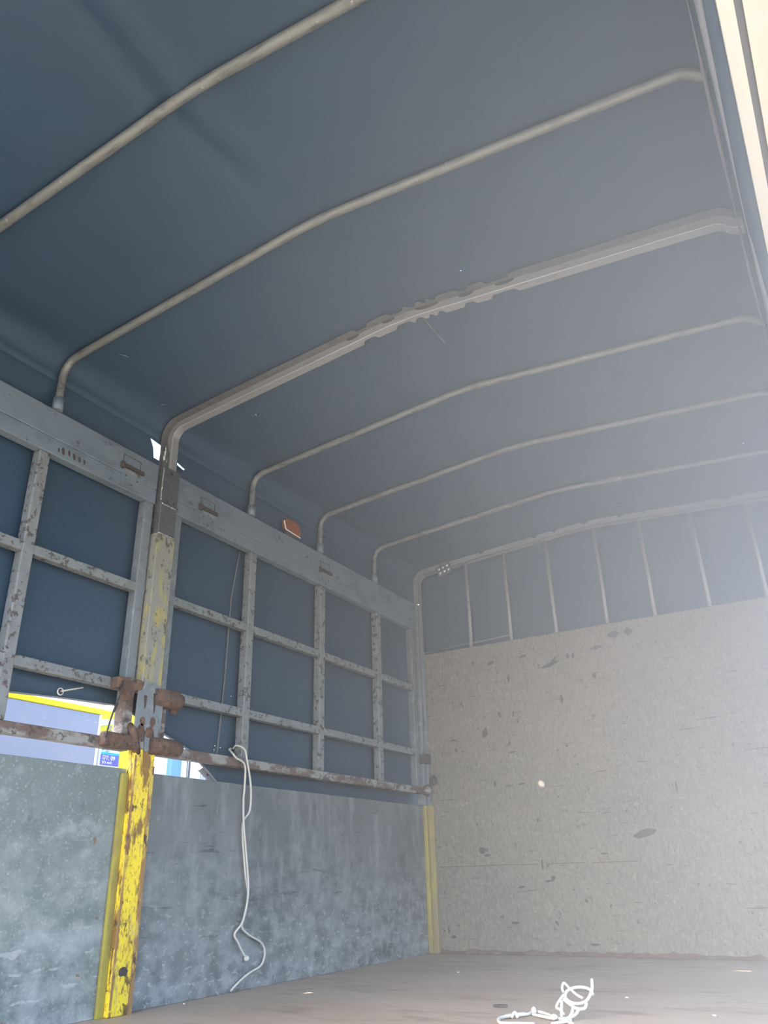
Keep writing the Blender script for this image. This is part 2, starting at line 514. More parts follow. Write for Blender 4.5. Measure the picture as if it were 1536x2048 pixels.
# ------------------------------------------------------------------ rusty yellow stake post
post = thing('stake_post', (0.0, 2.0, 0.0), 'tall stake post with chipped yellow paint and rust between the two sideboards', 'post')
q = MB()
q.box(-0.005, 0.03, 1.96, 2.052, 0.0, 0.782)
q.build('lower_post', M['yellow'], post, bevel=0.004)
q = MB()
q.box(0.03, 0.032, 2.034, 2.052, 0.0, 0.73)
q.box(0.03, 0.032, 1.96, 1.968, 0.02, 0.76)
o = q.build('rusty_edge', M['yellow_rust_edge'], post, bevel=0.0005)
q = MB()
q.box(0.0005, 0.012, 1.932, 1.96, 0.0, 0.70)
q.build('flange', M['yellow_dull'], post, bevel=0.002)
q = MB()
ring = [(2.0 + 0.019 * math.cos(t * math.pi / 6) * random.uniform(.8, 1.1), 0.118 + 0.013 * math.sin(t * math.pi / 6) * random.uniform(.8, 1.1)) for t in range(12)]
q.prism(ring, 'x', 0.03, 0.0325)
q.build('bolt_hole', M['debris'], post)
q = MB()
q.box(-0.03, 0.03, 1.958, 2.05, 0.98, 1.583)
o = q.build('upper_post', M['yellow_grey'], post, bevel=0.003)
o['label'] = 'upper post with worn yellow showing through grey'
q = MB()
q.box(-0.03, 0.028, 1.962, 2.047, 1.583, 1.872)
q.build('sleeve', M['bare'], post, bevel=0.003)
q = MB()


def bead(mb, p0, p1, r=0.004, n=14):
    p0, p1 = Vector(p0), Vector(p1)
    pts, rr = [], []
    for k in range(n + 1):
        c = p0.lerp(p1, k / n)
        pts.append(c + Vector((random.uniform(-.001, .001), random.uniform(-.001, .001), random.uniform(-.002, .002))))
        rr.append(r * random.uniform(0.7, 1.25))
    mb.tube(pts, rr, 6)


for bargs in (((0.029, 1.964, 1.708), (0.029, 2.046, 1.708)), ((0.03, 1.960, 1.583), (0.03, 2.047, 1.583)), ((0.026, 1.960, 1.72), (0.026, 1.960, 1.86), 0.0035, 16)):
    q = MB()
    bead(q, *bargs)
    q.build('weld_bead', M['weld'], post)
q = MB()   # latch plate with two slots and a forked foot
q.prism([(1.942, 0.81), (1.962, 0.80), (1.97, 0.845), (1.99, 0.845), (1.995, 0.775), (2.012, 0.775), (2.016, 0.845), (2.03, 0.845), (2.034, 0.79), (2.046, 0.79), (2.05, 0.85), (2.06, 0.86),
         (2.062, 1.0), (2.005, 1.012), (1.94, 1.005)], 'x', 0.03, 0.036)
o = q.build('latch_plate', M['grey_paint'], post, bevel=0.001)
q = MB()
for (y0, z0, z1) in ((1.968, 0.915, 0.962), (2.012, 0.905, 0.975)):
    q.prism([(y0 - .001, z1), (y0 + 0.014, z1), (y0 + 0.012, z0 + 0.01), (y0 + 0.006, z0)], 'x', 0.0355, 0.0372)
q.build('slot', M['debris'], o)
q = MB()
for (yy, zz, ry, rz) in ((1.972, 0.872, 0.012, 0.017), (2.018, 0.876, 0.013, 0.018), (1.968, 0.838, 0.018, 0.025), (2.008, 0.838, 0.02, 0.02)):
    ring = [(yy + ry * math.cos(t * math.pi / 8) * random.uniform(.85, 1.1), zz + rz * math.sin(t * math.pi / 8) * random.uniform(.85, 1.1)) for t in range(16)]
    q.prism(ring, 'x', 0.036, 0.0375)
q.build('rust_patch', M['rust'], o)
q = MB()
q.box(0.0, 0.03, 1.968, 2.04, 0.782, 1.0)
q.build('backing', M['rusty_paint'], post, bevel=0.002)

# ------------------------------------------------------------------ corner post at the bulkhead
cp = thing('corner_post', (0.0, 4.11, 0.0), 'narrow corner post at the bulkhead, faded yellow below and grey above', 'post')
q = MB()
q.box(0.0, 0.022, 4.086, 4.132, 0.0, 0.713)
q.build('lower_post', M['corner_yellow'], cp, bevel=0.004)
q = MB()
q.box(0.022, 0.052, 4.104, 4.132, 0.0, 0.713)
q.build('front_lip', M['corner_tan'], cp, bevel=0.003)
q = MB()
q.box(-0.03, 0.018, 4.086, 4.131, 0.713, 1.872)
q.box(0.018, 0.034, 4.108, 4.131, 0.70, 1.872)
q.build('upper_post', M['grey_paint'], cp, bevel=0.003)
q = MB()
q.box(0.0, 0.045, 4.07, 4.128, 0.935, 0.985)
q.build('latch_lug', M['debris'], cp, bevel=0.003)
q = MB()
q.ball((0.03, 4.09, 0.79), 0.028, 1, 1.1, 1.2, jag=0.1)
q.build('rust_knob', M['rusty_paint'], cp)
q = MB()
q.ball((0.06, 4.118, 0.845), 0.022, 0.9, 0.7, 1.3, jag=0.12)
q.build('rust_knob', M['debris'], cp)

# ------------------------------------------------------------------ side gates


def latch(parent, y, z, s=1.0):
    r_ = MB()
    r_.box(0.005, 0.0085, y - 0.045, y + 0.045, z - 0.085, z - 0.012)
    pl = r_.build('latch_plate', M['rail_paint'], parent, bevel=0.0015)
    r_ = MB()
    r_.box(0.0055, 0.016, y - 0.055, y + 0.055, z - 0.008, z + 0.006)
    r_.tube([(0.012, y - 0.05, z - 0.018), (0.012, y - 0.05, z + 0.01)], 0.008, 8)
    r_.build('hinge_bar', M['debris'], pl, bevel=0.002)
    r_ = MB()
    r_.box(0.0055, 0.012, y - 0.035, y + 0.038, z - 0.026, z - 0.012)
    r_.build('bright_tab', M['chipped_paint'], pl, bevel=0.002)
    for (dy, dz) in ((-0.028, -0.04), (0.028, -0.045), (0.0, -0.07)):
        r_ = MB()
        r_.tube([(0.0085, y + dy, z + dz), (0.0105, y + dy, z + dz)], 0.0035, 8)
        r_.build('rivet', M['debris'], pl)
    r_ = MB()
    for (a, bb) in (((y - 0.045, z + 0.045), (y + 0.04, z + 0.045)), ((y - 0.045, z + 0.045), (y - 0.045, z + 0.006)), ((y + 0.04, z + 0.045), (y + 0.04, z + 0.01))):
        r_.tube([(0.0055, a[0], a[1]), (0.0055, bb[0], bb[1])], 0.0012, 5)
    r_.build('outline_wire', M['debris'], pl)


def side_gate(label, y0, y1, uprights, end_rear, end_front, latches):
    gt = thing('side_gate', (-0.018, (y0 + y1) / 2, 0.76), label, 'gate')
    r_ = MB()
    r_.box(-0.034, 0.005, y0, y1, 1.766, RAIL)
    r_.build('top_rail', M['rail_paint'], gt, bevel=0.004)
    r_ = MB()
    r_.box(-0.034, 0.004, y0, y1, 1.706, 1.7655)
    r_.build('lower_rail', M['rail_paint'], gt, bevel=0.003)
    for zc, m_ in ((1.355, 'chipped_paint'), (0.993, 'chipped_paint')):
        r_ = MB()
        r_.box(-0.034, -0.001, y0, y1, zc - 0.018, zc + 0.016)
        r_.build('crossbar', M[m_], gt, bevel=0.003)
    r_ = MB()
    r_.box(-0.036, 0.0, y0, y1, 0.775, 0.811)
    r_.build('bottom_rail', M['rusty_paint'], gt, bevel=0.003)
    for yc in uprights:
        r_ = MB()
        r_.box(-0.038, 0.0005, yc - 0.021, yc + 0.021, 0.811, 1.706)
        r_.build('upright', M['chipped_paint'], gt, bevel=0.004)
    for yc in end_rear + end_front:
        r_ = MB()
        r_.box(-0.038, 0.0, yc - 0.021, yc + 0.021, 0.811, 1.706)
        r_.build('upright', M['grey_paint'], gt, bevel=0.004)
    for (y, z) in latches:
        latch(gt, y, z)
    return gt


rear = side_gate('grey steel grid side gate left of the yellow post', YR, 1.955, [0.45, 0.95, 1.452], [], [1.93], [(1.82, 1.80)])
front = side_gate('grey steel grid side gate between the yellow post and the bulkhead', 2.055, 4.084, [2.565, 3.111, 3.658], [2.085], [4.055], [(2.245, 1.79), (3.12, 1.786)])


def lug(parent, name, pts, m, thick=(0.0, 0.045)):
    r_ = MB()
    r_.prism(pts, 'x', thick[0], thick[1])
    return r_.build(name, M[m], parent, bevel=0.006)


# row of slanted oval wear marks on the rear gate rail
for (yy, zz, k) in ((1.497, 1.731, .6), (1.515, 1.735, 1.0), (1.540, 1.738, .8), (1.562, 1.734, .9), (1.585, 1.733, .8), (1.606, 1.733, .7)):
    r_ = MB()
    r_.prism([(yy + 0.006 * k * math.cos(t * math.pi / 6) - 0.010 * k * math.sin(t * math.pi / 6) * .25, zz + 0.014 * k * math.sin(t * math.pi / 6)) for t in range(12)], 'x', 0.003, 0.0052)
    r_.build('wear_mark', M['debris'], rear)
# rusty fittings of the rear gate
lug(rear, 'hook', [(1.842, 1.006), (1.925, 1.012), (1.965, 1.008), (1.955, 0.975), (1.925, 0.97), (1.92, 0.94), (1.905, 0.93), (1.89, 0.96), (1.865, 0.975), (1.846, 0.965)], 'rust', (0.0, 0.04))
r_ = MB()
r_.box(-0.03, 0.014, 1.905, 1.945, 0.80, 0.985)
r_.build('end_bar', M['rusty_paint'], rear, bevel=0.004)
r_ = MB()
r_.box(0.0, 0.035, 1.822, 1.962, 0.776, 0.823)
r_.build('hinge_block', M['rust'], rear, bevel=0.008)
r_ = MB()
r_.tube([(0.01, 1.94, 0.855), (0.03, 1.94, 0.84), (0.035, 1.955, 0.79), (0.02, 1.975, 0.77)], 0.014, 8)
r_.build('hinge_loop', M['rust'], rear)
# rusty fittings of the front gate
r_ = MB()
r_.tube([(0.025, 2.02, 0.965), (0.026, 2.08, 0.968), (0.025, 2.13, 0.968), (0.024, 2.15, 0.966), (0.024, 2.158, 0.966)], [0.032, 0.034, 0.034, 0.03, 0.016], 14)
r_.build('hinge_pin', M['rust'], front)
r_ = MB()
r_.tube([(0.025, 2.02, 0.796), (0.026, 2.08, 0.80), (0.025, 2.14, 0.80), (0.024, 2.165, 0.8), (0.024, 2.175, 0.8)], [0.03, 0.031, 0.03, 0.027, 0.014], 14)
r_.build('hinge_pin', M['rust'], front)
r_ = MB()
r_.box(-0.02, 0.012, 2.066, 2.104, 0.826, 0.95)
r_.build('end_bar', M['rusty_paint'], front, bevel=0.003)
r_ = MB()
r_.ball((0.012, 2.14, 0.935), 0.018, 0.7, 1.3, 0.8, jag=0.25)
r_.build('rust_flake', M['rust'], front)

# ------------------------------------------------------------------ roof bows
ORD = {0.945: 'nearest', 1.467: 'second'}


def roof_bow(y, r, label, feet=True):
    bw = thing('roof_bow', (0.0, y, RAIL), label, 'roof bow', 'pipe roof bows under the tarpaulin')
    r_ = MB()
    r_.tube([(x, y, z) for x, z in bow_path(y, 0.0, 1.877)], r, 12)
    r_.build('pipe', M['tube'], bw)
    r_ = MB()
    r_.tube([(0.0, y, 1.876), (0.0, y, 1.925)], r + 0.005, 12)
    r_.build('socket', M['rail_paint'], bw)
    return bw


roof_bow(0.945, 0.0150, 'thick grey pipe bow crossing the top left of the photo, nearest the camera')
roof_bow(1.467, 0.0140, 'second grey pipe bow, its foot on the rear gate rail just before the notched bow')
roof_bow(2.531, 0.0135, 'grey pipe bow just beyond the notched bow')
roof_bow(3.080, 0.0130, 'grey pipe bow second from the front grille, rising just past the amber lamp')
roof_bow(3.622, 0.0125, 'thin grey pipe bow closest to the front grille')

# notched sheet steel bow over the yellow post
mb_ = thing('roof_bow', (0.0, 2.0, RAIL), 'flat folded steel bow with bitten notches at its ridge, above the yellow post', 'roof bow')
path = bow_path(2.0, 0.008, 1.875)
fine = smooth_path([(x, 0, z) for x, z in path], 10)
# resample evenly
acc = [0.0]
for a, c in zip(fine, fine[1:]):
    acc.append(acc[-1] + (c - a).length)
LEN = acc[-1]


def at(s):
    for i in range(len(acc) - 1):
        if acc[i + 1] >= s:
            t = (s - acc[i]) / max(1e-9, acc[i + 1] - acc[i])
            return fine[i].lerp(fine[i + 1], t), (fine[i + 1] - fine[i]).normalized()
    return fine[-1], (fine[-1] - fine[-2]).normalized()


NS = 420
S_ = [LEN * k / NS for k in range(NS + 1)]


def x_of(s):
    return at(s)[0].x


NOTCH = [(0.955, 0.032), (1.10, 0.036), (1.165, 0.022), (1.212, 0.014), (1.25, 0.018), (1.36, 0.026), (1.485, 0.05)]


def bite(x):
    v = 0.0
    for c, w in NOTCH:
        d = abs(x - c)
        v = max(v, min(1.0, max(0.0, (w - d) / 0.012)))
    return v


rows_w, rows_b, rows_f = [], [], []
for s_ in S_:
    p_, t_ = at(s_)
    n_ = Vector((t_.z, 0, -t_.x))   # inward (down at the ridge)
    q0 = p_
    q1 = p_ + n_ * 0.030
    rows_w.append([Vector((q0.x, 1.994, q0.z)), Vector((q1.x, 1.994, q1.z))])
    bt = bite(q0.x)
    rows_b.append([Vector((q1.x, 1.994, q1.z)), Vector((q1.x, 2.010, q1.z)), Vector((q1.x, 2.028 - 0.018 * bt, q1.z))])
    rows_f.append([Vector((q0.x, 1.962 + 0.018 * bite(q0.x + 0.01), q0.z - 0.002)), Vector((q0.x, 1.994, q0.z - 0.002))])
r_ = MB()
r_.grid(rows_w, False)
r_.build('web', M['channel'], mb_, solid=0.003)
r_ = MB()
r_.grid(rows_b, False)
r_.build('notched_flange', M['channel'], mb_, solid=0.003)
r_ = MB()
r_.grid(rows_f, False)
r_.build('top_flange', M['channel_dark'], mb_, solid=0.002)
r_ = MB()
r_.tube([w_[1] for w_ in rows_w], 0.0024, 6)  # thin bead carrying the painted highlight line
r_.build('edge', M['channel_highlight'], mb_)
for (hx_, hw_) in ((0.90, 0.028), (1.048, 0.026), (1.205, 0.046), (1.355, 0.028), (1.495, 0.034)):
    k_ = min(range(len(S_)), key=lambda i: abs(rows_w[i][0].x - hx_))
    p0, p1 = rows_w[k_]
    tx = (rows_w[k_ + 4][0] - rows_w[k_ - 4][0]).normalized()
    nn = (p1 - p0).normalized()
    ring = []
    for t in range(14):
        q_ = p0 + nn * (0.004 + 0.010 * max(0.0, math.sin(t * math.pi / 7))) + tx * (hw_ * math.cos(t * math.pi / 7))
        ring.append((q_.x, q_.z))
    r_ = MB()
    r_.prism(ring, 'y', 1.9900, 1.9945)
    r_.build('hole', M['debris'], mb_)
r_ = MB()
bead(r_, (0.01, 1.985, 1.90), (0.0, 1.98, 1.99), 0.004, 14)
r_.build('weld_bead', M['weld'], mb_)
r_ = MB()
r_.box(-0.022, 0.012, 1.975, 2.03, 1.876, 1.955)
r_.build('foot', M['bare'], mb_, bevel=0.003)

# ------------------------------------------------------------------ front grille (bow with rods)
fg = thing('front_grille', (1.1, 4.13, 1.56), 'pale steel end bow with thin upright rods above the bulkhead', 'grille')
path = bow_path(4.118, 0.010, 1.875)
fine = smooth_path([(x, 0, z) for x, z in path], 10)
acc = [0.0]
for a, c in zip(fine, fine[1:]):
    acc.append(acc[-1] + (c - a).length)
LEN = acc[-1]
rows_w, rows_b = [], []
NT = [(0.46, 0.018), (0.80, 0.02), (0.92, 0.016), (1.10, 0.02), (1.30, 0.018), (1.43, 0.014), (1.85, 0.03)]
for k in range(361):
    s_ = LEN * k / 360
    p_, t_ = at(s_)
    n_ = Vector((t_.z, 0, -t_.x))
    bt = 0.0
    for c, w in NT:
        bt = max(bt, min(1.0, max(0.0, (w - abs(p_.x - c)) / 0.012)))
    q1 = p_ + n_ * 0.034
    qa = p_ + n_ * 0.012 * bt
    rows_w.append([Vector((qa.x, 4.106, qa.z)), Vector((q1.x, 4.106, q1.z))])
    rows_b.append([Vector((q1.x, 4.106, q1.z)), Vector((q1.x, 4.150, q1.z))])
r_ = MB()
r_.grid(rows_w, False)
r_.build('web', M['channel'], fg, solid=0.003)
r_ = MB()
r_.grid(rows_b, False)
r_.build('flange', M['channel'], fg, solid=0.003)
for i, xx in enumerate((0.339, 0.587, 0.851, 1.139, 1.389, 1.660, 1.932)):
    zt = ridge(4.13) - abs(xx - 1.1) * (ridge(4.13) - EAVE) / 1.03 - 0.02
    r_ = MB()
    xa = xx - 0.003
    r_.tube([(xx + 0.004 * (i % 3 - 1) * 0.5, 4.142, 1.564), (xx, 4.142, 1.80), (xa, 4.142, zt)], 0.0105, 10)
    r_.build('rod', M['channel'], fg)
r_ = MB()
r_.tube([(0.02, 4.146, 1.577), (0.34, 4.146, 1.588), (0.585, 4.146, 1.598)], 0.004, 6)
r_.build('bent_wire', M['tube'], fg)

# six-lens work light on the front bow
wl_ = thing('work_light', (0.212, 4.10, 2.067), 'small square six-lens LED work light clipped under the front bow', 'lamp')
r_ = MB()
ax, az = Vector((0.045, 0, 0.012)), Vector((-0.009, 0, 0.030))
cc = Vector((0.214, 4.094, 2.056))
r_.obox(cc, ax, Vector((0, 0.011, 0)), az)
r_.build('housing', M['black_plastic'], wl_, bevel=0.004)
for i in (-1, 0, 1):
    for j in (-1, 1):
        r_ = MB()
        r_.ball(cc + ax * (i * 0.62) + az * (j * 0.45) + Vector((0, -0.011, 0)), 0.0115, 1, 0.5, 1)
        r_.build('lens', M['lens'], wl_)
for i in (-0.2, 0.4):
    r_ = MB()
    r_.tube([cc + az * 0.8 + ax * i + Vector((0, -0.004, 0)), cc + az * 1.45 + ax * i + Vector((0, -0.002, 0))], 0.005, 8)
    r_.build('clip', M['lens'], wl_)

# ------------------------------------------------------------------ tarpaulin


def cutter(shapes):
    c_ = MB()
    for kind, args in shapes:
        if kind == 'tube':
            c_.tube(*args)
        elif kind == 'prism':
            c_.prism(*args)
    bmesh.ops.recalc_face_normals(c_.bm, faces=c_.bm.faces)
    me = bpy.data.meshes.new('cut')
    c_.bm.to_mesh(me)
    c_.bm.free()
    o_ = bpy.data.objects.new('cut', me)
    COL.objects.link(o_)
    return o_


def pierce(o_, shapes):
    c_ = cutter(shapes)
    m_ = o_.modifiers.new('holes', 'BOOLEAN')
    m_.operation = 'DIFFERENCE'
    m_.object = c_
    m_.solver = 'EXACT'
    bpy.context.view_layer.update()
    dg = bpy.context.evaluated_depsgraph_get()
    me = bpy.data.meshes.new_from_object(o_.evaluated_get(dg))
    o_.modifiers.clear()
    o_.data = me
    bpy.data.objects.remove(c_)


tp = thing('tarpaulin', (W / 2, 2.0, EAVE), 'dark blue-grey tarpaulin cover stretched over the bows and outside the left gates', 'tarpaulin')
BOWS = [0.40, 0.945, 1.467, 2.0, 2.531, 3.08, 3.622, 4.133]


def sag(y):
    ds = sorted(abs(y - b_) for b_ in BOWS)
    return 0.006 * min(1.0, ds[0] / 0.2)


def crease(x, y):
    # a long fold pressed along the cover
    xc = 1.045 + 0.03 * math.sin(y * 5.0)
    v = 0.020 * math.exp(-((x - xc - 0.03) / 0.022) ** 2) * (1.0 if y < 1.0 else max(0.0, 1 - (y - 1.0) / 0.4))
    v -= 0.013 * math.exp(-((x - xc + 0.02) / 0.03) ** 2) * (1.0 if y < 1.0 else max(0.0, 1 - (y - 1.0) / 0.4))
    return v


rows = []
ys = [YR + (YF + 0.055 - YR) * k / 150 for k in range(151)]
for y in ys:
    pf = bow_path(y, 0.0175, 1.9, both=True)
    pf = [p_ for p_ in pf if p_[1] > 1.96]
    pf[0] = (pf[0][0], 2.0)
    fine_ = []
    for (xa, za), (xb, zb) in zip(pf, pf[1:]):
        nn = max(1, int(math.hypot(xb - xa, zb - za) / 0.03))
        for k in range(nn):
            fine_.append((xa + (xb - xa) * k / nn, za + (zb - za) * k / nn))
    fine_.append(pf[-1])
    rows.append([(x, y, z - sag(y) * (1 if 0.1 < x < 2.1 else 0) - crease(x, y) + 0.0) for x, z in fine_])
nmin = min(len(r) for r in rows)
assert all(len(r) == nmin for r in rows), [len(r) for r in rows]
r_ = MB()
r_.grid(rows)
roof = r_.build('roof_sheet', M['tarp'], tp, solid=0.002)


def pin(x, y, r=0.003, z0=2.0, z1=2.3):
    """a pinhole along the direction of the sun"""
    z = 2.15
    d = SUN_DIR / SUN_DIR.z
    return ('tube', ([Vector((x, y, z)) + d * (z0 - z), Vector((x, y, z)) + d * (z1 - z)], r, 8))


def slit(x, y, a, bb):
    d = SUN_DIR / SUN_DIR.z
    ring = [(x + a * math.cos(t * math.pi / 6), y + bb * math.sin(t * math.pi / 6)) for t in range(12)]
    return ('prism', (ring, 'z', 2.05, 2.3))


pierce(roof, [slit(0.745, 2.054, 0.036, 0.010), slit(0.176, 3.113, 0.016, 0.013), pin(1.392, 1.905), pin(0.30, 2.14, 0.0025), pin(1.35, 3.96, 0.0025),
              pin(2.0, 3.5, 0.004)])

# left curtain
HEM = [(-0.8, 0.90), (1.50, 0.905), (1.69, 0.918), (1.94, 0.931), (2.06, 0.90), (2.168, 0.862), (2.30, 0.822), (2.423, 0.752), (2.52, 0.690), (2.62, 0.62), (4.2, 0.60)]


def side_x(y, z):
    if z > 1.88:
        t = min(1.0, (z - 1.88) / 0.1)
        return -0.052 + (0.052 - 0.0205) * t
    w = 0.003 * math.sin(y * 4.3 + z * 2.0) + 0.002 * math.sin(y * 11 - z * 5)
    fl = max(0.0, 1.0 - z) * 0.02
    return -0.052 - abs(w) - fl


rows = []
NY = 200
for k in range(NY + 1):
    y = YR + (YF + 0.055 - YR) * k / NY
    zb = lerp_tab(HEM, y)
    col_ = []
    for j in range(31):
        z = zb + (2.03 - zb) * j / 30
        col_.append((side_x(y, z), y, z))
    rows.append(col_)
r_ = MB()
r_.grid(rows)
side = r_.build('side_sheet', M['tarp'], tp, solid=-0.002)
holes = [('prism', ([(1.913, 1.991), (1.97, 1.985), (1.999, 1.974), (1.992, 1.925), (1.955, 1.925), (1.938, 1.96)], 'x', -0.12, 0.05)),
         ('prism', ([(2.075, 1.955), (2.10, 1.95), (2.125, 1.945), (2.12, 1.938), (2.08, 1.945)], 'x', -0.12, 0.05))]
for (y, z, r0) in ((2.52, 1.061, 0.0022), (2.448, 0.853, 0.0028), (2.48, 0.85, 0.0028), (2.445, 0.838, 0.0025), (2.444, 0.83, 0.002)):
    holes.append(('tube', ([Vector((-0.15, y, z)), Vector((0.02, y, z))], r0, 8)))
pierce(side, holes)
r_ = MB()
r_.tube([(side_x(y, lerp_tab(HEM, y)) - 0.001, y, lerp_tab(HEM, y) + 0.002) for y in [YR + (4.18 - YR) * k / 120 for k in range(121)]], 0.004, 6)
r_.build('hem', M['webbing'], tp)
r_ = MB()
r_.tube([(-0.0505, 1.689 + 0.011 * math.cos(t * math.pi / 8), 0.938 + 0.011 * math.sin(t * math.pi / 8)) for t in range(16)], 0.0025, 6, True)
ey = r_.build('eyelet', M['lens'], tp)
r_ = MB()
r_.tube([(-0.056, 1.689, 0.938), (-0.050, 1.689, 0.938)], 0.009, 12)
r_.build('hole', M['debris'], ey)
r_ = MB()
r_.tube([(-0.048, 1.690, 0.939), (-0.05, 1.73, 0.952), (-0.05, 1.775, 0.966)], 0.003, 6)
r_.build('tie', M['cord'], ey)
r_ = MB()    # folded corner with eyelet hanging under the gate
r_.prism([(2.385, 0.757), (2.415, 0.775), (2.51, 0.705), (2.50, 0.69), (2.44, 0.70), (2.425, 0.733)], 'x', -0.082, -0.072)
o = r_.build('folded_corner', M['webbing'], tp, bevel=0.002)
r_ = MB()
r_.tube([(-0.0715, 2.432, 0.742), (-0.0700, 2.432, 0.742)], 0.005, 10)
r_.build('eyelet', M['debris'], o)
r_ = MB()    # crumpled pale edge near the post
r_.tube([(-0.075, 1.78, 0.925), (-0.08, 1.83, 0.935), (-0.08, 1.87, 0.934), (-0.078, 1.905, 0.932)], [0.002, 0.007, 0.009, 0.003], 8)
r_.build('edge_roll', M['white_board'], tp)

# front curtain
rows = []
pf = bow_path(4.17, 0.0175, 1.9)
for k in range(67):
    x = -0.012 + (W + 0.024) * k / 66
    zt = ridge(4.15) + 0.0175 - abs(x - 1.1) * (ridge(4.15) - EAVE) / 1.03
    if x < 0.07:
        zt = EAVE - 0.07 + math.sqrt(max(0.0, 0.0875 ** 2 - (0.07 - x) ** 2))
    if x > W - 0.07:
        zt = EAVE - 0.07 + math.sqrt(max(0.0, 0.0875 ** 2 - (x - W + 0.07) ** 2))
    rows.append([(x, 4.186 + 0.002 * math.sin(x * 9 + j * 0.6), 1.35 + (zt - 1.35) * j / 12) for j in range(13)])
r_ = MB()
r_.grid(rows)
r_.build('front_sheet', M['tarp'], tp, solid=0.002)

# right edge of the cover: short valance, webbing seams and the folded-back flap
rows = []
for k in range(121):
    y = YR + (4.18 - YR) * k / 120
    rows.append([(W + 0.0195, y, 2.066), (W + 0.022 + 0.003 * math.sin(y * 7), y, 1.96), (W + 0.024 + 0.004 * math.sin(y * 5), y, 1.90)])
r_ = MB()
r_.grid(rows)
r_.build('valance', M['tarp'], tp, solid=0.002)
r_ = MB()
pts, pts2 = [], []
for k in range(81):
    y = YR + (4.18 - YR) * k / 80
    pts.append((2.203 + 0.004 * math.sin(y * 2.3), y, 1.960))
r_.tube(pts, [0.004 + 0.002 * math.sin(k * 0.5) for k in range(81)], 6)
r_.build('hem', M['webbing'], tp)
rows = []
for k in range(81):
    y = YR + (4.18 - YR) * k / 80
    wd = 0.022 * max(0.15, 1 - abs(y - 0.7) / 1.2) if y < 1.9 else 0.006 + 0.02 * min(1, (y - 1.9) / 0.7)
    rows.append([(2.213, y, 1.887), (2.213 + wd * 0.5, y, 1.884), (2.213 + wd, y, 1.888)])
r_ = MB()
r_.grid(rows)
r_.build('webbing_strip', M['webbing'], tp, solid=0.002)
rows = []
for k in range(81):
    y = YR + (4.18 - YR) * k / 80
    rows.append([(2.210, y, 1.899), (2.23, y, 1.893), (2.245, y, 1.889), (2.2465, y, 1.91)])
r_ = MB()
r_.grid(rows)
r_.build('folded_flap', M['tarp'], tp, solid=0.002)
# scuffs on the cover, and one pale mark painting a glint
for nm, pts in (('scuff_glint', [(1.158, 2.055, 0), (1.160, 2.10, 0), (1.160, 2.13, 0), (1.163, 2.22, 0)]), ('scuff_glint', [(0.175, 1.556, 0), (0.185, 1.575, 0), (0.19, 1.585, 0)]), ('scuff_glint', [(0.070, 1.868, 0), (0.078, 1.874, 0), (0.088, 1.88, 0)]), ('scuff_glint', [(0.235, 3.92, 0), (0.25, 3.93, 0), (0.26, 3.95, 0)])):
    rows = []
    for i, (x, y, z) in enumerate(pts):
        zz = EAVE + 0.0175 + (ridge(y) - EAVE) / 1.03 * (1.03 - abs(x - 1.1)) - sag(y) - 0.0035
        hw = 0.0014 + 0.0012 * (i % 2)
        rows.append([(x - hw, y, zz), (x + hw, y, zz)])
    r_ = MB()
    r_.grid(rows)
    r_.build(nm, M['glint'], tp, solid=-0.001)

# cream gate lifted outside the right edge
cg = thing('side_gate', (2.30, 1.5, 1.90), 'sunlit cream painted side gate along the top right edge of the photo', 'gate')
r_ = MB()
r_.prism([(2.249, 1.886), (2.279, 1.886), (2.279, 1.925), (2.249, 1.925)], 'y', YR, 3.4)
r_.build('frame_bar', M['cream'], cg, bevel=0.002)
r_ = MB()
r_.box(2.2795, 2.31, YR, 3.4, 1.897, 1.92)  # dark strip added to close the gap against bright sky
r_.build('added_gap_strip', M['webbing'], cg)
r_ = MB()
r_.box(2.294, 2.62, YR, 3.4, 1.889, 1.894)
r_.build('sheet', M['cream'], cg, bevel=0.001)

# ------------------------------------------------------------------ lamp, cords, debris
al = thing('clearance_lamp', (-0.01, 2.83, 1.89), 'small amber clearance lamp on the left gate rail beneath the tarpaulin', 'lamp')
r_ = MB()
r_.prism([(2.771, 1.94), (2.785, 1.903), (2.902, 1.896), (2.915, 1.925), (2.895, 1.955), (2.85, 1.972), (2.80, 1.965)], 'x', -0.016, 0.006)
r_.build('lens', M['amber'], al, bevel=0.006)
r_ = MB()
r_.prism([(2.766, 1.941), (2.770, 1.942), (2.785, 1.903), (2.902, 1.896), (2.902, 1.892), (2.782, 1.899)], 'x', 0.0035, 0.0085)
r_.build('base_rim', M['white_plastic'], al, bevel=0.001)
r_ = MB()
r_.box(-0.022, -0.004, 2.80, 2.87, 1.8755, 1.902)
r_.build('bracket', M['debris'], al, bevel=0.002)

